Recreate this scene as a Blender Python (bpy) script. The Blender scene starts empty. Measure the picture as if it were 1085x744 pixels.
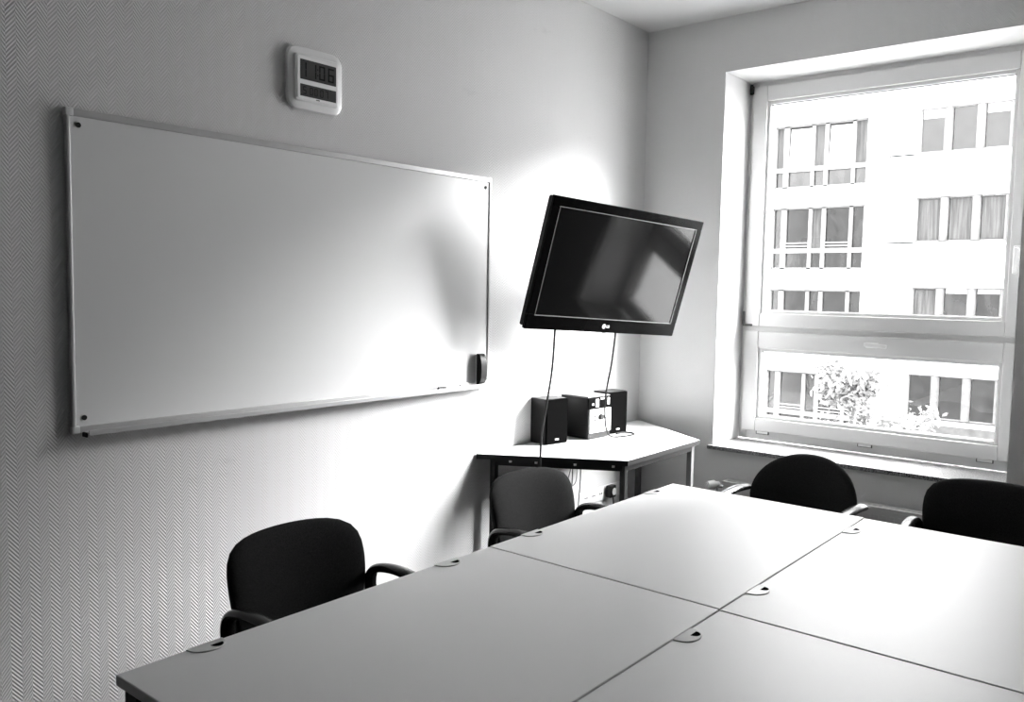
import bpy, bmesh, math, random
from mathutils import Vector, Matrix, Euler
random.seed(7)
PI = math.pi
sc = bpy.context.scene
COL = sc.collection

# ------------------------------------------------------------------ materials
def mat(name, v=0.5, rough=0.5, metal=0.0, spec=0.5, noise=None, bump=None, emit=0.0):
    m = bpy.data.materials.new(name); m.use_nodes = True
    nt = m.node_tree; b = nt.nodes['Principled BSDF']
    b.inputs['Base Color'].default_value = (v, v, v, 1)
    b.inputs['Roughness'].default_value = rough
    b.inputs['Metallic'].default_value = metal
    b.inputs['Specular IOR Level'].default_value = spec
    if emit:
        b.inputs['Emission Color'].default_value = (1, 1, 1, 1)
        b.inputs['Emission Strength'].default_value = emit
    tc = nt.nodes.new('ShaderNodeTexCoord')
    if noise:                                   # (scale, low, high, (sx,sy,sz))
        mp = nt.nodes.new('ShaderNodeMapping'); mp.inputs['Scale'].default_value = noise[3] if len(noise) > 3 else (1, 1, 1)
        n = nt.nodes.new('ShaderNodeTexNoise'); n.inputs['Scale'].default_value = noise[0]; n.inputs['Detail'].default_value = 5
        r = nt.nodes.new('ShaderNodeMapRange'); r.inputs[1].default_value = .3; r.inputs[2].default_value = .7
        r.inputs[3].default_value = noise[1]; r.inputs[4].default_value = noise[2]
        nt.links.new(tc.outputs['Object'], mp.inputs[0]); nt.links.new(mp.outputs[0], n.inputs['Vector'])
        nt.links.new(n.outputs[0], r.inputs[0]); nt.links.new(r.outputs[0], b.inputs['Base Color'])
    if bump:                                    # (scale, strength)
        n = nt.nodes.new('ShaderNodeTexNoise'); n.inputs['Scale'].default_value = bump[0]; n.inputs['Detail'].default_value = 3
        bp = nt.nodes.new('ShaderNodeBump'); bp.inputs['Strength'].default_value = bump[1]; bp.inputs['Distance'].default_value = .002
        nt.links.new(tc.outputs['Object'], n.inputs['Vector'])
        nt.links.new(n.outputs[0], bp.inputs['Height']); nt.links.new(bp.outputs[0], b.inputs['Normal'])
    return m

def mnode(nt, op, a, b=None):
    n = nt.nodes.new('ShaderNodeMath'); n.operation = op
    for i, s in enumerate((a, b)):
        if s is None: continue
        if isinstance(s, (int, float)): n.inputs[i].default_value = s
        else: nt.links.new(s, n.inputs[i])
    return n.outputs[0]

def herringbone(name, v, axis, strength, scuff=None):
    """woven glass-fibre wallpaper: columns of slanted ribs; axis = the horizontal run of the wall"""
    m = mat(name, v, .75, spec=.25); nt = m.node_tree; b = nt.nodes['Principled BSDF']
    tc = nt.nodes.new('ShaderNodeTexCoord'); sp = nt.nodes.new('ShaderNodeSeparateXYZ')
    nt.links.new(tc.outputs['Object'], sp.inputs[0])
    h = sp.outputs[axis]; z = sp.outputs[2]
    tri = mnode(nt, 'PINGPONG', h, .030)
    ph = mnode(nt, 'MULTIPLY', mnode(nt, 'ADD', z, mnode(nt, 'MULTIPLY', tri, 1.25)), 2*PI/.0135)
    s = mnode(nt, 'SINE', ph)
    n = nt.nodes.new('ShaderNodeTexNoise'); n.inputs['Scale'].default_value = 9; n.inputs['Detail'].default_value = 4
    nt.links.new(tc.outputs['Object'], n.inputs['Vector'])
    hh = mnode(nt, 'ADD', mnode(nt, 'MULTIPLY', s, mnode(nt, 'ADD', n.outputs[0], .4)), mnode(nt, 'MULTIPLY', n.outputs[0], .6))
    bp = nt.nodes.new('ShaderNodeBump'); bp.inputs['Strength'].default_value = strength; bp.inputs['Distance'].default_value = .0022
    nt.links.new(hh, bp.inputs['Height']); nt.links.new(bp.outputs[0], b.inputs['Normal'])
    # faint scuffs and grime on the paint
    n2 = nt.nodes.new('ShaderNodeTexNoise'); n2.inputs['Scale'].default_value = 2.2; n2.inputs['Detail'].default_value = 8; n2.inputs['Roughness'].default_value = .62
    mp = nt.nodes.new('ShaderNodeMapping'); mp.inputs['Scale'].default_value = (1, 1, 2.4)
    nt.links.new(tc.outputs['Object'], mp.inputs[0]); nt.links.new(mp.outputs[0], n2.inputs['Vector'])
    r = nt.nodes.new('ShaderNodeMapRange'); r.inputs[1].default_value = .66; r.inputs[2].default_value = .76
    r.inputs[3].default_value = v; r.inputs[4].default_value = v*.86
    nt.links.new(n2.outputs[0], r.inputs[0]); nt.links.new(r.outputs[0], b.inputs['Base Color'])
    return m

def glass(name):
    m = bpy.data.materials.new(name); m.use_nodes = True; nt = m.node_tree
    nt.nodes.clear()
    out = nt.nodes.new('ShaderNodeOutputMaterial'); mx = nt.nodes.new('ShaderNodeMixShader')
    t = nt.nodes.new('ShaderNodeBsdfTransparent'); t.inputs[0].default_value = (.97, .97, .97, 1)
    g = nt.nodes.new('ShaderNodeBsdfGlossy'); g.inputs['Roughness'].default_value = .01
    f = nt.nodes.new('ShaderNodeLayerWeight'); f.inputs[0].default_value = .5
    sch = mnode(nt, 'ADD', mnode(nt, 'MULTIPLY', mnode(nt, 'POWER', f.outputs['Facing'], 5.0), .94), .04)
    nt.links.new(sch, mx.inputs[0]); nt.links.new(t.outputs[0], mx.inputs[1]); nt.links.new(g.outputs[0], mx.inputs[2])
    nt.links.new(mx.outputs[0], out.inputs[0])
    return m

M = {}
M['wall'] = herringbone('wallpaper_left', .66, 1, .38)
M['wall_b'] = herringbone('wallpaper_back', .72, 0, .25)
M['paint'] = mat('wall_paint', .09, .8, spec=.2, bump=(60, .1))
M['ceil'] = mat('ceiling_paint', .70, .85, spec=.2, bump=(90, .1))
M['floor'] = mat('carpet_dark', .03, .95, spec=.1, noise=(180, .015, .045), bump=(300, .5))
M['reveal'] = mat('reveal_paint', .60, .8, spec=.2)
M['pvc'] = mat('window_plastic', .66, .35)
M['gasket'] = mat('gasket_rubber', .08, .6)
M['chrome'] = mat('brushed_metal', .70, .25, 1.0)
M['alu'] = mat('aluminium', .50, .36, .35)
M['board'] = mat('whiteboard_enamel', .74, .22, spec=.5)
M['blk'] = mat('black_plastic', .006, .4, spec=.25)
M['blkmat'] = mat('black_matte', .010, .6, spec=.3)
M['fabric'] = mat('black_fabric', .011, .95, spec=.12, noise=(420, .009, .032), bump=(700, .6))
M['arm'] = mat('armrest_plastic', .02, .22, spec=.6)
M['desk'] = mat('desk_laminate', .80, .44, spec=.6, noise=(500, .78, .81), bump=(500, .03))
M['deskedge'] = mat('desk_edge', .30, .45)
M['steel_dk'] = mat('dark_steel', .018, .5, spec=.22)
M['steel'] = mat('grey_steel', .14, .45, .3)
M['grommet'] = mat('grommet_plastic', .60, .34)
M['hole'] = mat('grommet_hole', .004, .9, spec=.0)
M['lam'] = mat('white_laminate', .80, .33)
M['screen'] = mat('screen_glass', .003, .085, spec=.36)
M['gloss'] = mat('piano_black', .002, .2, spec=.04)
M['silver'] = mat('silver_plastic', .72, .35, .2)
M['lcd'] = mat('lcd_panel', .045, .35, spec=.2)
M['seg'] = mat('lcd_segments', .002, .6, spec=.1)
M['white'] = mat('white_plastic', .80, .35)
M['wood_dk'] = mat('speaker_veneer', .003, .4, spec=.35, noise=(30, .001, .003, (1, 1, .1)))
M['cloth'] = mat('speaker_grille', .0012, .95, spec=.03, bump=(900, .5))
M['granite'] = mat('granite', .5, .3, spec=.3, noise=(210, .02, .36))
for n_ in M['granite'].node_tree.nodes:
    if n_.type == 'MAP_RANGE': n_.inputs[1].default_value = .42; n_.inputs[2].default_value = .56
M['rad'] = mat('radiator_enamel', .55, .4)
M['cable'] = mat('cable_rubber', .008, .6, spec=.2)
M['cablegrey'] = mat('cable_grey', .30, .5)
M['facade'] = mat('render_white', .55, .9, spec=.1, noise=(1.2, .53, .57))
M['facade2'] = mat('render_base', .08, .9, spec=.1, noise=(3, .06, .10))
M['fframe'] = mat('facade_frame', .16, .7, spec=.2)
M['mull'] = mat('mullion_stone', .12, .8, spec=.1, noise=(3, .10, .14))
M['pane'] = mat('facade_pane', .05, .12, noise=(1.3, .002, .024, (2.5, 1, .9)))
M['pane2'] = mat('facade_pane_dark', .03, .10, noise=(2.2, .001, .012, (1.6, 1, 1.4)))
M['curtain'] = mat('facade_curtain', .16, .9, spec=.1, noise=(4, .04, .09, (4, 1, .2)))
M['blind'] = mat('facade_blind', .75, .8)
M['fdark'] = mat('facade_gap', .01, .8)
M['leaf'] = mat('leaves', .22, .7, spec=.2, noise=(3, .12, .30))
M['bark'] = mat('bark', .10, .9)
M['street'] = mat('street', .34, .9, noise=(2, .31, .37))
M['ext'] = mat('exterior_render', .25, .9)
M['glass'] = glass('window_glass')

# ------------------------------------------------------------------ mesh builder
class MB:
    def __init__(s): s.bm = bmesh.new(); s.wn = False
    def box(s, a, b, rot=None, bev=0.0, seg=2):
        a = Vector(a); b = Vector(b); c = (a+b)/2; d = b-a
        m = Matrix.Translation(c)
        if rot is not None: m = m @ rot.to_4x4()
        m = m @ Matrix.Diagonal((abs(d.x), abs(d.y), abs(d.z), 1))
        r = bmesh.ops.create_cube(s.bm, size=1, matrix=m)
        if bev:
            s.wn = True
            es = list({e for v in r['verts'] for e in v.link_edges})
            bmesh.ops.bevel(s.bm, geom=es, offset=bev, segments=seg, profile=.5, affect='EDGES')
        return s
    def cyl(s, a, b, r, r2=None, n=20):
        a = Vector(a); b = Vector(b); d = b-a
        m = Matrix.Translation((a+b)/2) @ d.to_track_quat('Z', 'Y').to_matrix().to_4x4()
        bmesh.ops.create_cone(s.bm, cap_ends=True, segments=n, radius1=r, radius2=r if r2 is None else r2, depth=d.length, matrix=m)
        return s
    def prism(s, pts, z0, z1, bev=0.0, seg=2):
        """polygon in xy extruded between z0 and z1"""
        vs = [s.bm.verts.new((p[0], p[1], z0)) for p in pts]
        f = s.bm.faces.new(vs)
        ext = bmesh.ops.extrude_face_region(s.bm, geom=[f])
        tv = [g for g in ext['geom'] if isinstance(g, bmesh.types.BMVert)]
        bmesh.ops.translate(s.bm, verts=tv, vec=(0, 0, z1-z0))
        fs = list({fc for v in vs+tv for fc in v.link_faces})
        bmesh.ops.recalc_face_normals(s.bm, faces=fs)
        if bev:
            s.wn = True
            es = list({e for v in vs+tv for e in v.link_edges})
            bmesh.ops.bevel(s.bm, geom=es, offset=bev, segments=seg, profile=.5, affect='EDGES')
        return s
    def tube(s, pts, ra, rb=None, n=12, flat=None, smooth=6):
        """swept oval tube through pts (Catmull-Rom); ra = half width, rb = half height"""
        rb = rb or ra
        P = [Vector(p) for p in pts]
        Q = []
        if smooth > 1 and len(P) > 2:
            E = [P[0]*2-P[1]]+P+[P[-1]*2-P[-2]]
            for i in range(1, len(E)-2):
                for k in range(smooth):
                    t = k/smooth; p0, p1, p2, p3 = E[i-1:i+3]
                    Q.append(.5*((2*p1)+(p2-p0)*t+(2*p0-5*p1+4*p2-p3)*t*t+(3*p1-p0-3*p2+p3)*t**3))
            Q.append(P[-1])
        else: Q = P
        side = Vector(flat) if flat else None
        rings = []; prev = None
        for i, q in enumerate(Q):
            t = (Q[min(i+1, len(Q)-1)]-Q[max(i-1, 0)]).normalized()
            if side is not None: a = (side-t*side.dot(t)).normalized()
            else:
                a = prev-t*prev.dot(t) if prev is not None else t.orthogonal()
                a.normalize()
            prev = a
            b = t.cross(a)
            rings.append([s.bm.verts.new(q+a*ra*math.cos(2*PI*k/n)+b*rb*math.sin(2*PI*k/n)) for k in range(n)])
        fs = []
        for r0, r1 in zip(rings, rings[1:]):
            for k in range(n): fs.append(s.bm.faces.new((r0[k], r0[(k+1) % n], r1[(k+1) % n], r1[k])))
        fs.append(s.bm.faces.new(rings[0])); fs.append(s.bm.faces.new(rings[-1]))
        bmesh.ops.recalc_face_normals(s.bm, faces=fs)
        return s
    def quad(s, *p):
        s.bm.faces.new([s.bm.verts.new(q) for q in p]); return s
    def disc(s, outline, front, back, center, R=8):
        """cushion: closed pillow of an outline [(u,v)] ; front/back(u,v,r)->Vector"""
        n = len(outline)
        allf = []
        sides = []
        for fn in (front, back):
            cu, cv = center
            c = s.bm.verts.new(fn(cu, cv, 0))
            rings = []
            for j in range(1, R+1):
                r = j/R
                r = 1-(1-r)**1.7
                rings.append([s.bm.verts.new(fn(cu+(u-cu)*r, cv+(v-cv)*r, r)) for u, v in outline])
            for k in range(n): allf.append(s.bm.faces.new((c, rings[0][k], rings[0][(k+1) % n])))
            for a, b in zip(rings, rings[1:]):
                for k in range(n): allf.append(s.bm.faces.new((a[k], b[k], b[(k+1) % n], a[(k+1) % n])))
            sides.append(rings[-1])
        for k in range(n): allf.append(s.bm.faces.new((sides[0][k], sides[1][k], sides[1][(k+1) % n], sides[0][(k+1) % n])))
        bmesh.ops.recalc_face_normals(s.bm, faces=allf)
        return s
    def build(s, name, m, parent=None, smooth=True, ang=35):
        me = bpy.data.meshes.new(name); s.bm.to_mesh(me); s.bm.free()
        me.materials.append(m)
        if smooth:
            for p in me.polygons: p.use_smooth = True
            try: me.set_sharp_from_angle(angle=math.radians(ang))
            except Exception: pass
        o = bpy.data.objects.new(name, me); COL.objects.link(o)
        if s.wn and smooth:
            w_ = o.modifiers.new('weighted_normals', 'WEIGHTED_NORMAL'); w_.keep_sharp = True; w_.weight = 100
        if parent: o.parent = parent
        return o

def tag(o, label, cat, group=None, kind=None):
    if label: o['label'] = label
    if cat: o['category'] = cat
    if group: o['group'] = group
    if kind: o['kind'] = kind
    return o
def thing(name, label, cat, loc=(0, 0, 0), rotz=0, group=None):
    o = bpy.data.objects.new(name, None); COL.objects.link(o); o.empty_display_size = .1
    o.location = loc; o.rotation_euler = (0, 0, rotz)
    return tag(o, label, cat, group)
def struct(name, mb, m, label=None, **k):
    o = mb.build(name, m, **k); o['kind'] = 'structure'
    if label: o['label'] = label
    return o
def dup(root, loc, rotz, label=None):
    def cp(o, parent):
        c = o.copy(); COL.objects.link(c)
        if parent: c.parent = parent
        for ch in list(o.children): cp(ch, c)
        return c
    r = cp(root, None); r.location = loc; r.rotation_euler = (0, 0, rotz)
    if label: r['label'] = label
    return r

# ------------------------------------------------------------------ room shell
H = 3.152; XR = 4.3; YF = -6.2; TH = .40
OX0, OX1, OZ0, OZ1 = .522, 2.09, .600, 2.842           # window opening
struct('floor', MB().box((-.2, YF-.2, -.2), (XR+.2, TH, 0)), M['floor'], 'dark floor of the meeting room', smooth=False)
struct('ceiling', MB().box((-.2, YF-.2, H), (XR+.2, TH, H+.2)), M['ceil'], 'pale plain ceiling', smooth=False)
struct('wall_left', MB().box((-.2, YF-.2, 0), (0, TH, H)), M['wall'], 'wall in white herringbone wallpaper behind the whiteboard', smooth=False)
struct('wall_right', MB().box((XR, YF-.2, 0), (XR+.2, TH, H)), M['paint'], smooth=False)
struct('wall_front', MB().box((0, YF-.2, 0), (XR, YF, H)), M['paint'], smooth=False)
def holed_wall(mb, xs, zs, holes, y0, y1):
    """slab between y0 (near face) and y1 (far face) on a grid with rectangular holes"""
    nx, nz = len(xs)-1, len(zs)-1
    hole = lambda i, j: (i, j) in holes
    out = lambda i, j: i < 0 or j < 0 or i >= nx or j >= nz
    for i in range(nx):
        for j in range(nz):
            if hole(i, j): continue
            a, b, c, d = xs[i], xs[i+1], zs[j], zs[j+1]
            mb.quad((a, y0, c), (b, y0, c), (b, y0, d), (a, y0, d))
            mb.quad((a, y1, c), (a, y1, d), (b, y1, d), (b, y1, c))
            if out(i-1, j) or hole(i-1, j): mb.quad((a, y0, c), (a, y0, d), (a, y1, d), (a, y1, c))
            if out(i+1, j) or hole(i+1, j): mb.quad((b, y0, c), (b, y1, c), (b, y1, d), (b, y0, d))
            if out(i, j-1) or hole(i, j-1): mb.quad((a, y0, c), (a, y1, c), (b, y1, c), (b, y0, c))
            if out(i, j+1) or hole(i, j+1): mb.quad((a, y0, d), (b, y0, d), (b, y1, d), (a, y1, d))
    bmesh.ops.remove_doubles(mb.bm, verts=mb.bm.verts[:], dist=1e-5)
    return mb
w = struct('wall_back', holed_wall(MB(), [0, OX0, OX1, XR], [0, OZ0, OZ1, H], {(1, 1)}, 0, TH), M['wall_b'], 'window wall', smooth=False)
# smooth painted lining of the window recess
lin = MB(); t = .004
lin.box((OX0, .001, OZ0+.026), (OX0+t, .36, OZ1)); lin.box((OX1-t, .001, OZ0+.026), (OX1, .36, OZ1)); lin.box((OX0, .001, OZ1-t), (OX1, .36, OZ1))
struct('trim_1', lin, M['reveal'], 'white painted lining of the window recess', smooth=False)
# outer face of our own building around the window
struct('wall_outside', holed_wall(MB(), [-22, OX0, OX1, 24], [-9, OZ0, OZ1, 8.5], {(1, 1)}, TH, TH+.04), M['ext'], smooth=False)
struct('baseboard_left', MB().box((0, YF, 0), (.012, 0, .06), bev=.003), M['rad'])
struct('baseboard_back', MB().box((.012, -.012, 0), (XR, 0, .06), bev=.003), M['rad'])

# ------------------------------------------------------------------ window
win = bpy.data.objects.new('window_1', None); COL.objects.link(win); win.location = (0, 0, 0); win['kind'] = 'structure'
win['label'] = 'large white framed window in a deep recess'
def ring(mb, x0, x1, z0, z1, wl, wr, wb, wt, y0, y1, bev=.004):
    mb.box((x0, y0, z0), (x0+wl, y1, z1), bev=bev); mb.box((x1-wr, y0, z0), (x1, y1, z1), bev=bev)
    mb.box((x0+wl, y0, z0), (x1-wr, y1, z0+wb), bev=bev); mb.box((x0+wl, y0, z1-wt), (x1-wr, y1, z1), bev=bev)
    return mb
fr = ring(MB(), OX0+.004, OX1-.004, .627, OZ1-.004, .05, .05, .06, .05, .362, .40)
fr.box((OX0+.05, .360, 1.28), (OX1-.05, .40, 1.37), bev=.003)
fr.build('window_frame', M['pvc'], win)
def sash(x0, x1, z0, z1, gx0, gx1, gz0, gz1):
    m = MB()
    ring(m, x0, x1, z0, z1, gx0-x0, x1-gx1, gz0-z0, z1-gz1, .340, .395, .006)
    s_ = m.build('sash', M['pvc'], win)
    b = ring(MB(), gx0, gx1, gz0, gz1, .020, .020, .020, .020, .358, .394, .003)
    b.build('glazing_bead', M['pvc'], s_)
    g = ring(MB(), gx0+.019, gx1-.019, gz0+.019, gz1-.019, .005, .005, .005, .005, .372, .388, 0)
    g.build('gasket', M['gasket'], s_)
    MB().box((gx0+.02, .378, gz0+.02), (gx1-.02, .384, gz1-.02)).build('pane', M['glass'], s_, smooth=False)
    return s_
up = sash(.552, 2.058, 1.338, 2.808, .642, 1.985, 1.420, 2.716)
lo = sash(.548, 2.060, .682, 1.308, .640, 1.984, .762, 1.204)
# hinges
MB().box((.538, .325, 2.765), (.556, .345, 2.815), bev=.004).cyl((.547, .322, 2.76), (.547, .322, 2.82), .009).build('hinge', M['blk'], win)
MB().cyl((.546, .330, 1.350), (.546, .330, 1.43), .008).box((.540, .328, 1.338), (.600, .342, 1.352), bev=.003).build('hinge', M['gasket'], win)
# handles
hd = MB(); hd.box((2.005, .325, 1.735), (2.040, .340, 1.815), bev=.005); hd.cyl((2.022, .340, 1.790), (2.022, .290, 1.790), .011)
hd.box((2.012, .277, 1.665), (2.034, .297, 1.803), bev=.007); hd.build('window_handle', M['white'], win)
hd = MB(); hd.box((1.29, .328, 1.243), (1.36, .340, 1.275), bev=.004); hd.cyl((1.30, .340, 1.262), (1.30, .300, 1.262), .009)
hd.box((1.29, .290, 1.249), (1.415, .306, 1.271), rot=Euler((0, .06, 0)).to_matrix(), bev=.006); hd.build('window_handle', M['white'], win)
for x in (.685, 1.305, 1.925):
    v = MB().box((x-.036, .350, .6655), (x+.036, .3625, .6805), bev=.003).build('drain_cap', M['white'], win)
    MB().box((x-.042, .355, .6620), (x+.042, .3622, .6845), bev=.002).build('cap_gap', M['gasket'], v)
sill = MB().box((OX0-.022, -.030, .600), (OX1+.024, .362, .6245), bev=.003)
sill.build('window_sill', M['granite'], win)

# ------------------------------------------------------------------ radiator
rad = thing('radiator', 'flat panel radiator below the window sill', 'radiator', (0, 0, 0))
m = MB().box((.655, -.118, .12), (1.98, -.100, .425), bev=.006).box((.655, -.062, .12), (1.98, -.046, .425), bev=.006)
for x in [i*.04+.68 for i in range(33)]: m.box((x-.012, -.121, .15), (x+.012, -.118, .40), bev=.001)
m.build('panel', M['rad'], rad)
m = MB().box((.650, -.122, .425), (.662, -.042, .440)).box((1.973, -.122, .425), (1.985, -.042, .440))
m.box((.650, -.122, .425), (1.985, -.112, .440)).box((.650, -.052, .425), (1.985, -.042, .440))
m.box((.662, -.112, .424), (1.973, -.086, .4385)).box((.662, -.074, .424), (1.973, -.052, .4385)).box((.662, -.086, .420), (1.973, -.074, .426))
m.build('top_grille', M['rad'], rad)
for x in (.85, 1.8): MB().box((x-.02, -.050, .14), (x+.02, -.001, .42)).build('bracket', M['rad'], rad)
v = MB().cyl((.655, -.085, .400), (.600, -.085, .400), .012).cyl((.60, -.085, .400), (.60, -.085, .0), .009).build('pipe', M['chrome'], rad)
v = MB().cyl((.612, -.080, .408), (.594, -.110, .408), .018).cyl((.596, -.107, .408), (.570, -.150, .406), .027, .025, 28).cyl((.570, -.150, .406), (.567, -.155, .4058), .019, .017, 24).cyl((.567, -.155, .4058), (.566, -.157, .4057), .008)
v.build('thermostat_knob', M['white'], rad)

# ------------------------------------------------------------------ whiteboard
WY0, WY1, WZ0, WZ1 = -3.532, -1.502, 1.062, 2.092
wb = thing('whiteboard', 'large blank whiteboard with metal frame on the left wall', 'whiteboard', (0, 0, 0))
MB().box((.004, WY0+.012, WZ0+.012), (.016, WY1-.012, WZ1-.012)).build('writing_surface', M['board'], wb, smooth=False)
for a, b in (((.003, WY0+.02, WZ1-.024), (.022, WY1-.02, WZ1)), ((.003, WY0+.02, WZ0), (.022, WY1-.02, WZ0+.024)),
             ((.003, WY0, WZ0+.02), (.022, WY0+.014, WZ1-.02)), ((.003, WY1-.014, WZ0+.02), (.022, WY1, WZ1-.02))):
    MB().box(a, b, bev=.004).build('frame_bar', M['alu'], wb)
for y in (WY0, WY1):
    for z in (WZ0, WZ1):
        ys = y+(.012 if y == WY0 else -.012); zs = z+(.012 if z == WZ0 else -.012)
        c = MB().box((.002, ys-.0135, zs-.0135), (.0235, ys+.0135, zs+.0135), bev=.005).build('corner_cap', M['silver'], wb)
        yk = y+(.040 if y == WY0 else -.040); zk = z+(.050 if z == WZ0 else -.050)
        MB().cyl((.015, yk, zk), (.019, yk, zk), .0085, n=16).build('screw', M['blkmat'], wb)
tr = MB()
ty0, ty1 = WY0+.035, WY1-.02
tr.box((.018, ty0, WZ0+.002), (.062, ty1, WZ0+.006), bev=.001).box((.058, ty0, WZ0-.004), (.064, ty1, WZ0+.014), bev=.002).box((.018, ty0, WZ0-.010), (.030, ty1, WZ0+.004), bev=.003)
tr.build('pen_tray', M['alu'], wb)
for y in (ty0-.004, ty1): MB().box((.018, y, WZ0-.011), (.050, y+.006, WZ0+.005), bev=.003).build('tray_end', M['blkmat'] if y < -2 else M['silver'], wb)
# marker in the tray
mk = thing('marker', 'slim dark marker lying in the pen tray of the whiteboard', 'marker', (.042, -1.885, WZ0+.0138))
MB().cyl((0, .045, 0), (0, .135, 0), .0075, n=16).build('barrel', M['silver'], mk)
MB().cyl((0, 0, 0), (0, .048, 0), .0082, .0085, n=16).build('cap', M['blk'], mk)
MB().cyl((0, .135, 0), (0, .148, 0), .0078, n=16).build('end_plug', M['blk'], mk)
# magnetic eraser
er = thing('board_eraser', 'black magnetic eraser at the lower right corner of the whiteboard', 'eraser', (.0165, -1.586, 1.150))
MB().box((0, -.018, -.073), (.014, .018, .073), bev=.006).build('felt_pad', M['white'], er)
n = 24
pts = []
for k in range(n+1):
    a = PI*k/n
    pts.append((.014+.034*math.sin(a)**.6, -.076*math.cos(a)))
m = MB(); rings = []
for y in (-.020, .020):
    rings.append([m.bm.verts.new((x, y, z)) for x, z in pts])
m.bm.faces.new(rings[0]); m.bm.faces.new(rings[1])
for k in range(n+1): m.bm.faces.new((rings[0][k], rings[0][(k+1) % (n+1)], rings[1][(k+1) % (n+1)], rings[1][k]))
bmesh.ops.recalc_face_normals(m.bm, faces=m.bm.faces[:])
m.build('grip', M['blk'], er)
m = MB()
for k in range(5): m.box((.041, .0202, -.045+k*.02), (.045, .0212, -.033+k*.02))
m.box((.020, .0202, -.05), (.038, .0210, .05), bev=.0004)
m.build('print', M['silver'], er)

# ------------------------------------------------------------------ wall clock
ck = thing('wall_clock', 'silver square digital wall clock above the whiteboard', 'clock', (0, -2.576, 2.354))
def rrect(hw, hh, r, n=6):
    o = []
    for cx, cy, a0 in ((hw-r, hh-r, 0), (-hw+r, hh-r, PI/2), (-hw+r, -hh+r, PI), (hw-r, -hh+r, 1.5*PI)):
        for k in range(n+1):
            a = a0+PI/2*k/n; o.append((cx+r*math.cos(a), cy+r*math.sin(a)))
    return o
def loft(mb, secs, cap0=True, cap1=True):
    """secs = [(outline[(y,z)], x)]"""
    rs = [[mb.bm.verts.new((x, p[0], p[1])) for p in o] for o, x in secs]
    k = len(rs[0]); fs = []
    for a, b in zip(rs, rs[1:]):
        for i in range(k): fs.append(mb.bm.faces.new((a[i], a[(i+1) % k], b[(i+1) % k], b[i])))
    if cap0: fs.append(mb.bm.faces.new(rs[0]))
    if cap1: fs.append(mb.bm.faces.new(rs[-1]))
    bmesh.ops.recalc_face_normals(mb.bm, faces=fs)
    return mb
loft(MB(), [(rrect(.122, .110, .040), .0), (rrect(.133, .120, .046), .010), (rrect(.133, .120, .046), .018), (rrect(.130, .117, .044), .0235), (rrect(.124, .111, .040), .0255), (rrect(.109, .091, .016), .0265), (rrect(.105, .087, .013), .0350), (rrect(.100, .083, .012), .0365)]).build('body', M['silver'], ck, ang=25)
loft(MB(), [(rrect(.099, .082, .010), .034), (rrect(.097, .080, .009), .0385)]).build('face_plate', M['white'], ck)
def lcd(name, y0, y1, z0, z1):
    return MB().box((.037, y0, z0), (.0392, y1, z1)).build(name, M['lcd'], ck, smooth=False)
l1 = lcd('time_display', -.085, .089, -.008, .068); l2 = lcd('date_display', -.085, .089, -.072, -.026)
SEG = {'0': 'abcdef', '1': 'bc', '2': 'abged', '3': 'abgcd', '4': 'fgbc', '5': 'afgcd', '6': 'afgedc', '7': 'abc', '8': 'abcdefg', '9': 'abcfgd'}
def digit(mb, ch, y, z, w_, h, t, x=.0392):
    q = {'a': (y, y+w_, z+h-t, z+h), 'd': (y, y+w_, z, z+t), 'g': (y, y+w_, z+h/2-t/2, z+h/2+t/2), 'f': (y, y+t, z+h/2, z+h), 'e': (y, y+t, z, z+h/2), 'b': (y+w_-t, y+w_, z+h/2, z+h), 'c': (y+w_-t, y+w_, z, z+h/2)}
    for s_ in SEG[ch]:
        a, b, c, d = q[s_]; mb.box((x, a+.0008, c+.0008), (x+.0006, b-.0008, d-.0008))
for ch, y in (('1', -.085), ('1', -.038), ('0', .004), ('6', .048)):
    m = MB(); digit(m, ch, y, .002, .030, .056, .0075); m.build('digit', M['seg'], l1, smooth=False)
m = MB()
for z in (.018, .040): m.box((.0392, -.0045, z-.003), (.0398, .0005, z+.003))
m.build('colon', M['seg'], l1, smooth=False)
for ch, y in (('5', -.072), ('0', -.040), ('0', -.018), ('0', .010), ('7', .034)):
    m = MB(); digit(m, ch, y, -.064, .015, .030, .004); m.build('digit', M['seg'], l2, smooth=False)
MB().box((.0385, -.010, -.0795), (.0390, .008, -.0755)).build('maker_mark', M['gasket'], ck, smooth=False)

# ------------------------------------------------------------------ television (on a wall arm, tilted down)
yaw, tilt, roll = math.radians(12.65), math.radians(15.0), math.radians(-3.33)
nrm = Vector((math.cos(yaw)*math.cos(tilt), -math.sin(yaw)*math.cos(tilt), -math.sin(tilt)))
rt = Vector((math.sin(yaw), math.cos(yaw), 0)); upv = nrm.cross(rt)
if upv.z < 0: upv = -upv
rx = math.cos(roll)*rt+math.sin(roll)*upv; ux = math.cos(roll)*upv-math.sin(roll)*rt
TW, TVH = 1.095, .658
BL = Vector((.230, -1.492, 1.3565)); cen = BL+rx*TW/2+ux*TVH/2
tv = thing('television', 'black flat screen television tilted down on a wall arm', 'television')
R3 = Matrix((rx, ux, nrm)).transposed()
tv.matrix_world = Matrix.Translation(cen) @ R3.to_4x4()
hw, hh = TW/2, TVH/2
def loftz(mb, secs, **k):
    rs = [[mb.bm.verts.new((p[0], p[1], z)) for p in o] for o, z in secs]
    n_ = len(rs[0]); fs = []
    for a, b in zip(rs, rs[1:]):
        for i in range(n_): fs.append(mb.bm.faces.new((a[i], a[(i+1) % n_], b[(i+1) % n_], b[i])))
    fs.append(mb.bm.faces.new(rs[0])); fs.append(mb.bm.faces.new(rs[-1]))
    bmesh.ops.recalc_face_normals(mb.bm, faces=fs); return mb
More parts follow.
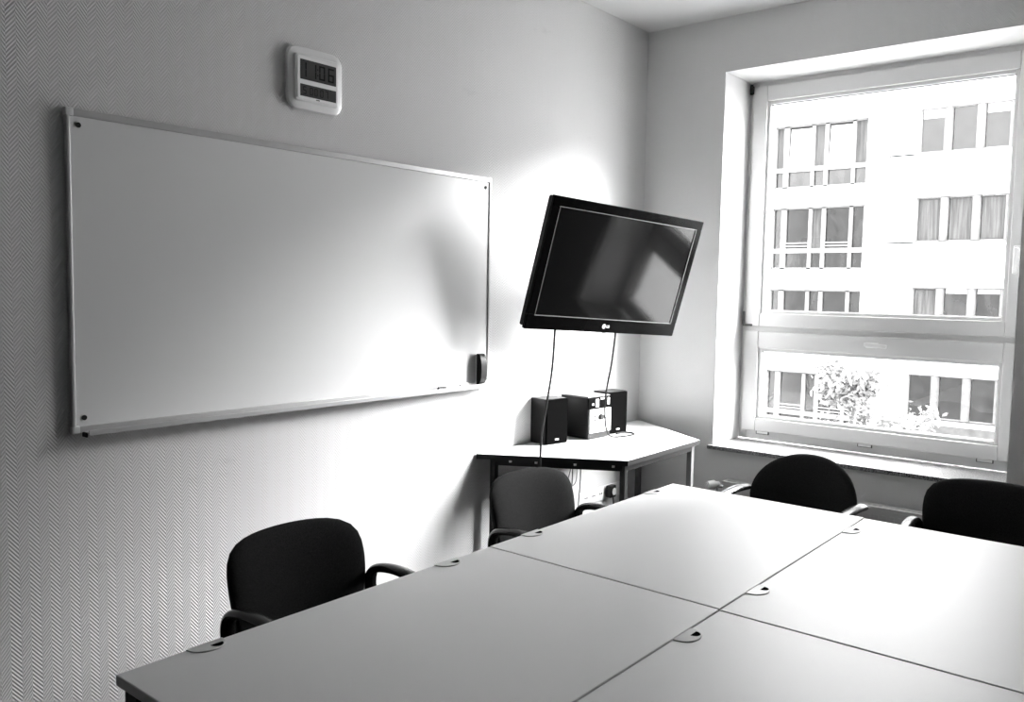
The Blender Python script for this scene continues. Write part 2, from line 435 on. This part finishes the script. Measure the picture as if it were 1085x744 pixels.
loftz(MB(), [(rrect(hw*.55, hh*.55, .02), -.105), (rrect(hw*.72, hh*.72, .03), -.095), (rrect(hw-.03, hh-.03, .02), -.060), (rrect(hw-.006, hh-.006, .012), -.045), (rrect(hw-.006, hh-.006, .012), -.014)]).build('back_shell', M['blk'], tv)
sx0, sx1, sy0, sy1 = -hw+.048, hw-.048, -hh+.074, hh-.050
m = MB()
m.box((-hw, sy1, -.016), (hw, hh, .006), bev=.004).box((-hw, -hh, -.016), (hw, sy0, .006), bev=.004)
m.box((-hw, sy0, -.016), (sx0, sy1, .006), bev=.003).box((sx1, sy0, -.016), (hw, sy1, .006), bev=.003)
m.build('bezel', M['gloss'], tv)
MB().box((sx0, sy0, -.012), (sx1, sy1, .002)).build('screen', M['screen'], tv, smooth=False)
m = MB(); e = .0035
m.box((sx0-e, sy0-e, .002), (sx0, sy1+e, .0072)).box((sx1, sy0-e, .002), (sx1+e, sy1+e, .0072)).box((sx0, sy0-e, .002), (sx1, sy0, .0072)).box((sx0, sy1, .002), (sx1, sy1+e, .0072))
m.build('screen_trim', M['steel'], tv, smooth=False)
m = MB(); lz = .0062; ly = -hh+.035
m.cyl((-.012, ly, lz-.001), (-.012, ly, lz+.001), .0125, n=28)
lg = m.build('logo', M['white'], tv)
m = MB(); z1 = .0074
m.box((-.0165, ly-.004, z1-.0003), (-.0150, ly+.005, z1)).box((-.0150, ly-.004, z1-.0003), (-.0125, ly-.0025, z1))
m.box((-.0105, ly-.007, z1-.0003), (-.0055, ly-.0055, z1)).box((-.0068, ly-.0055, z1-.0003), (-.0055, ly+.0005, z1)).box((-.0105, ly-.0005, z1-.0003), (-.0068, ly+.0008, z1))
m.build('logo_mark', M['blk'], lg, smooth=False)
m = MB()
def letters(mb, x, y, h, t):
    w_ = h*.55
    mb.box((x, y, lz-.001), (x+t, y+h, lz+.0006)).box((x+t, y, lz-.001), (x+w_, y+t, lz+.0006))
    x += w_*1.35
    mb.box((x, y, lz-.001), (x+t, y+h, lz+.0006)).box((x+t, y, lz-.001), (x+w_, y+t, lz+.0006)).box((x+t, y+h-t, lz-.001), (x+w_, y+h, lz+.0006))
    mb.box((x+w_-t, y+t, lz-.001), (x+w_, y+h*.5, lz+.0006)).box((x+w_*.5, y+h*.5-t, lz-.001), (x+w_-t, y+h*.5, lz+.0006))
letters(m, .007, ly-.0075, .015, .0034)
m.build('logo_letters', M['white'], tv, smooth=False)
MB().box((-.010, -hh-.003, -.008), (.014, -hh+.002, .004), bev=.001).build('power_light', M['gasket'], tv)
m = MB()
for k in range(14): m.box((-hw+.0048, -hh+.05+k*.04, -.042), (-hw+.012, -hh+.07+k*.04, -.022))
m.build('side_vents', M['blkmat'], tv)
# wall arm, built in world axes and hung on the television
arm = MB(); inv = tv.matrix_world.inverted()
pt = lambda w_: inv @ Vector(w_)
bk = cen-nrm*.10
arm.tube([pt(bk), pt((.20, bk.y+.02, bk.z-.02)), pt((.11, bk.y+.16, bk.z-.04)), pt((.03, bk.y+.05, bk.z-.05))], .022, .03, smooth=1)
arm.box((-.12, -.12, -.125), (.12, .12, -.104), bev=.004)
arm.build('wall_arm', M['steel_dk'], tv)
wp = MB().box((.002, bk.y-.05, bk.z-.2), (.03, bk.y+.15, bk.z+.1), bev=.004)
wp.bm.transform(inv); wp.build('wall_plate', M['steel_dk'], tv)

# ------------------------------------------------------------------ corner table
ct = thing('corner_table', 'white trapezoid table with black steel frame in the corner', 'table', (0, 0, 0))
TP = [(.008, -1.572), (.655, -1.190), (.640, -.405), (.008, -.010)]
MB().prism(TP, .694, .720, bev=.002).build('tabletop', M['lam'], ct)
edge = MB()
P2 = [Vector((p[0], p[1], 0)) for p in TP]
def strip(a, b, z0, z1, th, off):
    d = (b-a).normalized(); nrm_ = Vector((d.y, -d.x, 0))
    c = (a+b)/2+nrm_*off
    ang = math.atan2(d.y, d.x)
    return c, (b-a).length, ang
for i in range(4):
    a, b = P2[i], P2[(i+1) % 4]
    c, L, ang = strip(a, b, 0, 0, 0, .0005)
    h = Vector((L/2, .0015, .0125))
    edge.box(Vector((c.x, c.y, .7065))-h, Vector((c.x, c.y, .7065))+h, rot=Euler((0, 0, ang)).to_matrix())
edge.build('edge_band', M['steel_dk'], ct)
ctr = Vector((.30, -.80, 0))
LP = []
for p in P2:
    LP.append(p+Vector((.045 if p.x < .3 else -.038, .085 if p.y < -1.5 else (.03 if p.y < -1 else (-.06 if p.y > -.2 else -.03)), 0)))
for i, p in enumerate(LP):
    l = MB().box((p.x-.015, p.y-.015, .0), (p.x+.015, p.y+.015, .694), rot=Euler((0, 0, .0)).to_matrix(), bev=.002).build('leg', M['steel_dk'] if i in (0, 1) else M['steel'], ct)
m = MB()
for i in range(4):
    a, b = LP[i], LP[(i+1) % 4]; c = (a+b)/2; L = (b-a).length; ang = math.atan2((b-a).y, (b-a).x)
    h = Vector((L/2, .012, .018))
    m.box(Vector((c.x, c.y, .676))-h, Vector((c.x, c.y, .676))+h, rot=Euler((0, 0, ang)).to_matrix(), bev=.002)
m.build('frame_rail', M['steel_dk'], ct)
d = (LP[1]-LP[0]).normalized(); nn = Vector((d.y, -d.x, 0))
for tt in (.13, .33, .63, .92):
    p = LP[0]+(LP[1]-LP[0])*tt+nn*.0145
    MB().box((p.x-.007, p.y-.005, .676), (p.x+.007, p.y+.005, .694), rot=Euler((0, 0, math.atan2(d.y, d.x))).to_matrix(), bev=.002).build('clip', M['white'], ct)

# ------------------------------------------------------------------ stereo on the table
def speaker(label, fl, ang, w_=.155, d_=.125, h=.245):
    """fl = front left bottom corner (seen from the front); ang = facing direction"""
    t_ = thing('loudspeaker', label, 'speaker', (fl[0], fl[1], .7203), ang, 'black bookshelf speakers of the stereo')
    MB().box((-d_, 0, 0), (-.012, w_, h), bev=.003).build('cabinet', M['wood_dk'], t_)
    g = MB().box((-.012, .002, .002), (.004, w_-.002, h-.002), bev=.004).build('grille', M['cloth'], t_)
    MB().box((.004, w_*.40, .022), (.0055, w_*.40+.026, .030), bev=.0005).build('badge', M['white'], g)
    return t_
speaker('black speaker left of the stereo unit nearest the whiteboard', (.125, -1.150), math.radians(-10))
speaker('black speaker half hidden behind the right side of the stereo unit', (.180, -.628), math.radians(-9))
hf = thing('stereo', 'compact stereo unit with silver front panel between two speakers', 'stereo', (.195, -.862, .7203), math.radians(-5))
MB().box((-.20, 0, .004), (-.006, .195, .232), bev=.003).build('housing', M['blk'], hf)
MB().box((-.20, -.001, .232), (-.002, .196, .240), bev=.003).build('top_cover', M['steel'], hf)
MB().box((-.006, .0, .168), (.002, .195, .232), bev=.002).build('display_band', M['gloss'], hf)
MB().box((-.006, .012, .036), (.008, .195, .168), bev=.003).build('front_panel', M['silver'], hf)
MB().box((-.006, .0, .004), (.002, .195, .036), bev=.002).build('base_strip', M['steel_dk'], hf)
MB().cyl((.008, .100, .122), (.022, .100, .122), .017, .015, n=28).build('volume_knob', M['steel_dk'], hf)
for z in (.108, .130): MB().cyl((.008, .050, z), (.012, .050, z), .006).build('button', M['blk'], hf)
MB().cyl((.008, .145, .112), (.011, .145, .112), .004).build('button', M['blk'], hf)
m = MB().box((.002, .060, .178), (.004, .090, .222), bev=.001).box((.002, .105, .218), (.004, .150, .228), bev=.001).box((.002, .166, .185), (.004, .185, .225), bev=.001).box((.002, .03, .190), (.004, .045, .200))
m.build('display_segments', M['silver'], hf)
for y in (.03, .165): MB().cyl((-.03, y, 0), (-.03, y, .005), .01).build('foot', M['blkmat'], hf)

# ------------------------------------------------------------------ cables
c1 = MB().tube([(.268, -1.284, 1.350), (.270, -1.289, 1.32), (.285, -1.325, 1.15), (.293, -1.375, .98), (.298, -1.417, .84), (.303, -1.431, .735), (.302, -1.430, .66), (.300, -1.420, .50), (.25, -1.33, .25), (.12, -1.15, .02)], .0055, n=8)
tag(c1.build('television_cable', M['cable']), 'long dark cable hanging from the television past the left speaker', 'cable')
c2 = MB().tube([(.341, -.836, 1.325), (.340, -.838, 1.29), (.330, -.850, 1.15), (.305, -.860, .98), (.290, -.835, .83), (.270, -.76, .745), (.275, -.67, .7255), (.300, -.560, .7255), (.265, -.505, .7255), (.222, -.525, .727), (.216, -.60, .728)], .005, n=8)
tag(c2.build('television_cable', M['cable']), 'dark cable dropping from the television to a loop beside the right speaker', 'cable')
c3 = MB().tube([(.33, -1.20, .655), (.25, -1.13, .52), (.17, -1.03, .47), (.20, -.98, .50), (.26, -1.05, .60), (.30, -1.10, .656)], .0022, n=6)
tag(c3.build('thin_cable', M['cablegrey']), 'thin cable looped below the white corner table', 'cable')
for i, (x, lab) in enumerate(((.0, 'left one of two pale thin wires hanging down below the corner table'), (.028, 'right one of two pale thin wires hanging down below the corner table'))):
    y = -1.16+x*1.2
    c = MB().tube([(.31+x, y, .657), (.29+x, y+.02, .5), (.27+x, y+.03, .35), (.20+x, y+.10, .1), (.12+x, y+.2, .006)], .0032, n=6)
    tag(c.build('thin_cable', M['cablegrey']), lab, 'cable')

# ------------------------------------------------------------------ wall sockets
ws = thing('wall_socket', 'white multiple wall socket under the corner table', 'socket', (0, -.43, .310))
loft(MB(), [(rrect(.225, .042, .008), .0), (rrect(.225, .042, .008), .004), (rrect(.222, .039, .006), .006)]).build('cover_plate', M['white'], ws)
for y in (-.155, -.075, .005):
    s_ = MB().cyl((.004, y, 0), (.0068, y, 0), .026, n=24).build('socket_insert', M['white'], ws)
    for dz in (-.0095, .0095): MB().cyl((.0066, y+dz, 0), (.0074, y+dz, 0), .0060, n=12).build('contact_hole', M['blkmat'], s_)
pg = thing('power_plug', 'black plug in the rightmost wall socket under the corner table', 'plug', (.0070, -.345, .312))
MB().box((0, -.032, -.035), (.042, .032, .042), bev=.010).build('plug_body', M['blk'], pg)
MB().cyl((.042, .004, .004), (.044, .004, .004), .022, n=24).build('plug_face', M['silver'], pg)
MB().tube([(.03, .01, -.033), (.034, .012, -.08), (.028, .02, -.16), (.010, .05, -.30)], .004, n=8).build('cord', M['cable'], pg)

# ------------------------------------------------------------------ desks
DL, DW, DZ = 1.2065, .798, .720
def make_desk(label):
    t_ = thing('desk', label, 'desk', (0, 0, 0), 0, 'four desks pushed together as a meeting table')
    MB().box((0, 0, DZ-.025), (DW, DL, DZ), bev=.0030, seg=3).build('desktop', M['desk'], t_)
    for yy in (.205, DL-.205):
        n_ = 20; R_ = .046
        pts = [(.0, -R_)]+[(R_*1.02*math.sin(PI*k/n_)**.9 if 0 < k < n_ else 0.0, -R_*math.cos(PI*k/n_)) for k in range(1, n_)]+[(.0, R_)]
        pts = [(p[0]+.0006, p[1]+yy) for p in pts]
        g = MB().prism(pts, DZ-.004, DZ+.0030, bev=.0010, seg=1).build('cable_grommet', M['grommet'], t_)
        hp = []
        for k in range(13):
            a = PI*k/12; hp.append((.022+.018*math.sin(a), yy+.018+.0155*-math.cos(a)))
        MB().prism(hp, DZ+.0024, DZ+.0033).build('cable_slot', M['hole'], g, smooth=False)
    for x in (.012, DW-.012-.05):
        for y in (.012, DL-.012-.05):
            MB().box((x, y, 0), (x+.05, y+.05, DZ-.025), bev=.004).build('leg', M['steel_dk'], t_)
    m = MB()
    m.box((.062, .018, DZ-.075), (DW-.062, .048, DZ-.0255), bev=.002).box((.062, DL-.048, DZ-.075), (DW-.062, DL-.018, DZ-.0255), bev=.002)
    m.box((.018, .062, DZ-.075), (.048, DL-.062, DZ-.0255), bev=.002).box((DW-.048, .062, DZ-.075), (DW-.018, DL-.062, DZ-.0255), bev=.002)
    m.build('frame', M['steel_dk'], t_)
    return t_
dk = make_desk('desk whose near corner is in front of the chair below the whiteboard')
dk.location = (1.062, -3.900, .003)
dup(dk, (1.062, -2.690, .004), 0, 'desk in front of the chair beside the corner table')
dup(dk, (1.8610, -2.692, .0015), 0, 'desk in front of the chairs at the window, right of the seam')
dup(dk, (1.8610, -3.9005, 0), 0, 'desk nearest the camera at the bottom right of the photo')

# ------------------------------------------------------------------ chairs
def cushion_back(w_, h, zc, oval, tilt_=.16):
    """front faces +Y; returns MB for the pad and MB for the shell"""
    n_ = 56; out = []
    for k in range(n_):
        a = 2*PI*k/n_; ca, sa = math.cos(a), math.sin(a)
        p = 2.15 if oval else 5.6
        r = (abs(ca)**p+abs(sa)**p)**(-1/p)
        u, v = r*ca, r*sa
        wd = 1.0
        if not oval: wd = 1-.075*max(0, -v)-.05*math.exp(-((v+.25)/.4)**2)
        if oval: wd = 1-.05*max(0, -v)
        out.append((u*w_/2*wd, v*h/2+(0 if oval else .012*math.cos(u*PI/2)*(v > .5)*(v-.5)*2)))
    def surf(off, sgn, T, p):
        def f(u, v, r):
            yb = .10*(u/(w_/2))**2*.55-(v+h/2)*math.tan(tilt_)+.018*math.cos(v/(h/2)*1.4)
            return Vector((u, yb+off+sgn*T*max(0, 1-r**p)**.6, zc+v))
        return f
    pad = MB().disc(out, surf(.0, 1, .030, 5), surf(-.012, -1, .004, 4), (0, 0))
    o2 = [(u*.985, v*.985) for u, v in out]
    shell = MB().disc(o2, surf(-.013, 1, .001, 4), surf(-.016, -1, .018, 4), (0, 0))
    return pad, shell
def make_chair(label, oval, top):
    t_ = thing('conference_chair', label, 'chair', (0, 0, 0), 0, 'black armchairs around the meeting table')
    h = .40; zc = top-h/2
    pad, shell = cushion_back(.50 if not oval else .485, h, zc, oval)
    for m_ in (pad, shell): bmesh.ops.translate(m_.bm, verts=m_.bm.verts[:], vec=(0, -.185, 0))
    pad.build('backrest', M['fabric'], t_); shell.build('back_shell', M['blk'], t_)
    n_ = 48; out = []
    for k in range(n_):
        a = 2*PI*k/n_; ca, sa = math.cos(a), math.sin(a); p = 3.4; r = (abs(ca)**p+abs(sa)**p)**(-1/p)
        out.append((r*ca*.235*(1+.03*sa), r*sa*.22+.045))
    top_ = lambda u, v, r: Vector((u, v, .430+.042*max(0, 1-r**5)**.6-.012*max(0, (v-.18)/.1)**2))
    bot_ = lambda u, v, r: Vector((u, v, .415-.010*max(0, 1-r**4)**.6))
    MB().disc(out, top_, bot_, (0, .045)).build('seat', M['fabric'], t_)
    for s_ in (-1, 1):
        X = .265*s_
        ap = [(X, -.140, .50), (X, -.150, .570), (X, -.137, .612), (X, -.095, .632), (X, -.02, .640), (X, .07, .632), (X, .15, .612), (X, .21, .585)]
        if oval: ap = [(X, -.150, .648), (X, -.06, .653), (X, .05, .650), (X, .17, .640)]
        MB().tube(ap, .027 if oval else .024, .015, n=16, flat=(1, 0, 0)).build('armrest', M['arm'], t_)
        MB().tube([(X*.97, -.138, .54), (X*.97, -.150, .40), (X*.99, -.20, .20), (X, -.25, .0)], .0125, n=12).build('leg', M['steel_dk'], t_)
        MB().tube([(X*.98, .165, .598), (X*.98, .20, .52), (X*.98, .215, .40), (X*.99, .225, .20), (X, .235, .0)], .0125, n=12).build('leg', M['steel_dk'], t_)
    m = MB()
    for y in (-.12, .15): m.tube([(-.268, y, .405), (.268, y, .405)], .011, n=10, smooth=1)
    for x in (-.268, .268): m.tube([(x, -.185, .405), (x, .213, .405)], .011, n=10, smooth=1)
    m.build('seat_frame', M['steel_dk'], t_)
    for x in (-.10, .10): MB().tube([(x, -.12, .405), (x, -.185, .43), (x*1.0, -.222, .52), (x, -.262, .66)], .012, .007, n=10, flat=(1, 0, 0)).build('back_support', M['steel_dk'], t_)
    return t_
ch = make_chair('black armchair pulled up to the desk below the whiteboard', False, .790)
ch.location = (.855, -3.145, 0); ch.rotation_euler = (0, 0, -PI/2)
dup(ch, (.895, -2.03, 0), -PI/2+math.radians(-3), 'black armchair at the desk in front of the corner table')
dup(ch, (2.190, -1.095, 0), PI+math.radians(3), 'black square-backed armchair at the right edge of the photo, before the window')
oc = make_chair('black round-backed armchair at the table in front of the window sill', True, .822)
oc.location = (1.445, -1.165, 0); oc.rotation_euler = (0, 0, PI+math.radians(-2))

# ------------------------------------------------------------------ outside
D = 28.5
def facade_building(name, label, x0, x1, cols, rows, zb, zt, base, style):
    t_ = thing(name, label, 'building', ((x0+x1)/2, D, zb))
    xs = sorted(set([x0, x1]+[v for c in cols for v in c])); zs = sorted(set([zb, zt]+[v for r in rows for v in r]))
    holes = set()
    for i in range(len(xs)-1):
        for j in range(len(zs)-1):
            if any(c[0] <= xs[i] and xs[i+1] <= c[1] for c in cols) and any(r[0] <= zs[j] and zs[j+1] <= r[1] for r in rows): holes.add((i, j))
    off = Vector((-(x0+x1)/2, -D, -zb))
    def part(mb, nm, m_, par):
        bmesh.ops.translate(mb.bm, verts=mb.bm.verts[:], vec=off); return mb.build(nm, m_, par, smooth=False)
    part(holed_wall(MB(), xs, zs, holes, D, D+.30), 'wall', M['facade'], t_)
    part(MB().box((x0, D+.5, zb), (x1, D+9, zt)), 'core', M['facade'], t_)
    part(MB().box((x0, D-.02, zt), (x1, D+9, zt+.25)), 'roof', M['facade2'], t_)
    if base: part(MB().box((x0+.05, D-.04, zb), (x1, D-.002, base)), 'plinth', M['facade2'], t_)
    for ci, c in enumerate(cols):
        for ri, r in enumerate(rows): style(part, t_, c, r, ci, ri)
    return t_
def three_light(part, t_, c, r, ci, ri):
    a, b = c; z0, z1 = r; w_ = b-a
    f = ring(MB(), a, b, z0, z1, .05, .05, .06, .05, D+.16, D+.24, 0)
    fo = part(f, 'window', M['fframe'], t_)
    e = []
    for k in range(3):
        p0 = a+.06+k*(w_-.27+.24)/3; p1 = p0+(w_-.06-.27*1.0)/3-.2
        e.append((p0, p0+.70))
        part(MB().box((p0, D+.21, z0+.06), (p0+.72, D+.25, z1-.05)), 'pane', M['pane2'] if ri in (0, 3) else M['pane'], fo)
        if (ri, k) in ((2, 0), (2, 1), (2, 2), (1, 0)): part(MB().box((p0+.02, D+.19, z0+.08), (p0+.70, D+.205, z1-.10)), 'curtain', M['curtain'], fo)
        if (ri, k) in ((3, 0), (3, 2), (1, 1), (1, 2)): part(MB().box((p0+.02, D+.19, z1-.34 if ri == 3 else z1-.20), (p0+.70, D+.205, z1-.06)), 'blind', M['blind'], fo)
        part(MB().cyl((p0+.86, D+.16, z0+.02), (p0+.86, D+.16, z1-.03), .145, n=16), 'mullion', M['mull'], fo)
    part(MB().box((a-.02, D-.03, z0-.05), (b+.02, D+.2, z0)), 'sill', M['fframe'], fo)
    if ri in (2, 3): part(MB().box((-6.64 if a < 0 else a-.4, D-.018, z0-.055), (a, D+.0, z0-.01)), 'ledge', M['facade2'], fo)
def five_light(part, t_, c, r, ci, ri):
    a = c[0]; z0, z1 = r
    br = [(0.05, .34), (.55, 1.44), (1.57, 1.95), (2.10, 2.99), (3.12, 3.50)]
    zt = z0+(.62 if ri else .0)*1.0
    m = MB()
    zm = z0+.72
    m.box((a, D+.08, z0), (a+.05, D+.2, z1)); m.box((c[1]-.05, D+.08, z0), (c[1], D+.2, z1))
    for (p, q), (p2, q2) in zip(br, br[1:]): m.box((a+q, D+.08, z0), (a+p2, D+.2, z1))
    m.box((a, D+.08, z0), (c[1], D+.2, z0+.06)); m.box((a, D+.08, z1-.04), (c[1], D+.2, z1)); m.box((a, D+.07, zm-.09), (c[1], D+.2, zm+.09))
    fo = part(m, 'window', M['fframe'], t_)
    for k, (p, q) in enumerate(br):
        md = M['pane'] if k % 2 == 0 else M['pane2']
        part(MB().box((a+p, D+.19, z0+.06), (a+q, D+.22, zm-.09)), 'pane', M['pane'], fo)
        if ri == 3 and k in (1, 3):
            part(MB().box((a+p, D+.20, zm+.09), (a+q, D+.24, z1-.04)), 'pane', M['fdark'], fo)
            part(MB().box((a+p+.05, D+.11, zm+.09), (a+q+.02, D+.14, z1-.13), rot=Euler((math.radians(-2), math.radians(1.2), 0)).to_matrix()), 'open_casement', M['blind'], fo)
        else:
            part(MB().box((a+p, D+.19, zm+.09), (a+q, D+.22, z1-.04)), 'pane', M['curtain'] if (k in (0, 2, 4) and ri == 3) or (k == 2 and ri == 2) else md, fo)
            if k in (1, 3) and ri != 3:
                bb = MB()
                for dz in (.16, .28): bb.box((a+p, D+.10, zm+dz), (a+q, D+.13, zm+dz+.05))
                part(bb, 'rail', M['fframe'], fo)
    part(MB().box((a-.05, D-.04, z1+.0), (c[1]+.06, D+.06, z1+.05)), 'lintel', M['fframe'], fo)
    part(MB().box((a-.05, D-.05, z0-.06), (c[1]+.06, D+.2, z0)), 'sill', M['fframe'], fo)
facade_building('office_building', 'white building outside with three-light windows, right half of the view', -6.66, 4.2,
    [(-5.64, -2.54), (-1.2, 1.9)], [(-2.96, -1.36), (.20, 1.80), (3.44, 5.04), (6.60, 8.18)], -7.0, 10.6, -3.15, three_light)
facade_building('office_building', 'white building outside with gridded five-light windows, left half of the view', -17.5, -6.66,
    [(-11.0, -7.43), (-16.2, -12.63)], [(-3.98, -1.62), (-.76, 1.64), (2.46, 4.85), (5.64, 8.06)], -7.0, 10.9, None, five_light)
struct('ground', MB().box((-60, TH+.12, -7.3), (60, D+10, -7.0)), M['street'], smooth=False)

def tree(label, x, y, zt, zb_, rad_, n_leaf, seed, lean=0):
    rnd = random.Random(seed)
    t_ = thing('tree', label, 'tree', (x, y, -7.0), 0, 'trees in front of the white building')
    m = MB(); tips = []
    m.tube([(0, 0, 0), (.05, .03, (zb_+7)*.5), (0, 0, zb_+7), (lean*.4, 0, (zt+7)-.5)], .045, n=10)
    for k in range(16):
        a = rnd.uniform(0, 2*PI); h0 = rnd.uniform(zb_+7-1.0, zt+7-.8); r = rad_*rnd.uniform(.5, .95)*(1-.5*max(0, (h0-(zb_+7))/(zt-zb_+.01)))
        e = Vector((r*math.cos(a)+lean*.4, r*math.sin(a), h0+rnd.uniform(.3, .9))); s0 = Vector((0, 0, h0))
        m.tube([s0, (s0+e)/2+Vector((0, 0, .1)), e], .016, n=6, smooth=3); tips.append((s0, e))
    m.build('trunk', M['bark'], t_)
    f = MB()
    for k in range(n_leaf):
        s0, e = rnd.choice(tips); u = rnd.uniform(.35, 1.08)
        c = s0.lerp(e, u)+Vector((rnd.gauss(0, .17), rnd.gauss(0, .17), rnd.gauss(0, .17)))
        q = Euler((rnd.uniform(-1, 1), rnd.uniform(-1, 1), rnd.uniform(0, 6.28))).to_matrix(); s_ = rnd.uniform(.05, .10)
        vs = [c+q @ Vector(p) for p in ((-s_, 0, 0), (-s_*.3, s_*.5, .012), (s_*.5, s_*.4, 0), (s_*1.15, 0, -.02), (s_*.5, -s_*.4, 0), (-s_*.3, -s_*.5, .012))]
        f.bm.faces.new([f.bm.verts.new(v) for v in vs])
    f.build('foliage', M['leaf'], t_, smooth=False)
    return t_
tree('leafy pale tree rising in front of the white buildings', -3.05, 14.0, .10, -2.0, 1.15, 3600, 3, .3)
tree('low pale bushy tree at the foot of the right building', -3.3, 19.8, -1.75, -3.3, 1.5, 2200, 5)

# ------------------------------------------------------------------ camera
cam = bpy.data.cameras.new('camera'); co = bpy.data.objects.new('camera', cam); COL.objects.link(co)
cam.sensor_fit = 'HORIZONTAL'; cam.sensor_width = 36; cam.lens = 900.7*36/1085; cam.clip_start = .05; cam.clip_end = 300
ya, pi_, ro = math.radians(39.302), math.radians(4.293), math.radians(.969)
fw = Vector((-math.sin(ya)*math.cos(pi_), math.cos(ya)*math.cos(pi_), -math.sin(pi_)))
r0 = Vector((math.cos(ya), math.sin(ya), 0)); u0 = r0.cross(fw)
r = math.cos(ro)*r0+math.sin(ro)*u0; u = -math.sin(ro)*r0+math.cos(ro)*u0
co.matrix_world = Matrix.Translation((2.807, -4.7246, 1.5556)) @ Matrix((r, u, -fw)).transposed().to_4x4()
sc.camera = co

# ------------------------------------------------------------------ light
wd = bpy.data.worlds.new('World'); sc.world = wd; wd.use_nodes = True
bg = wd.node_tree.nodes['Background']; bg.inputs[0].default_value = (1, 1, 1, 1); bg.inputs[1].default_value = 4.2
sl = bpy.data.lights.new('hazy_sun', 'SUN'); sl.energy = 16.5; sl.angle = math.radians(42)
so = bpy.data.objects.new('hazy_sun', sl); COL.objects.link(so)
az, el = math.radians(41), math.radians(32)
sd = Vector((math.sin(az)*math.cos(el), math.cos(az)*math.cos(el), math.sin(el)))
so.rotation_euler = sd.to_track_quat('Z', 'Y').to_euler(); so.location = sd*20
pl = bpy.data.lights.new('window_portal', 'AREA'); pl.shape = 'RECTANGLE'; pl.size = OX1-OX0; pl.size_y = OZ1-OZ0
pl.cycles.is_portal = True
po = bpy.data.objects.new('window_portal', pl); COL.objects.link(po); po.location = ((OX0+OX1)/2, TH+.06, (OZ0+OZ1)/2); po.rotation_euler = (-PI/2, 0, 0)
sc.view_settings.view_transform = 'Standard'; sc.view_settings.look = 'None'; sc.view_settings.gamma = 1
sc.view_settings.use_curve_mapping = False; sc.view_settings.exposure = 1.97
sc.cycles.use_denoising = True
sc.cycles.max_bounces = 10; sc.cycles.diffuse_bounces = 6; sc.cycles.transparent_max_bounces = 12
sc.cycles.sample_clamp_indirect = 8
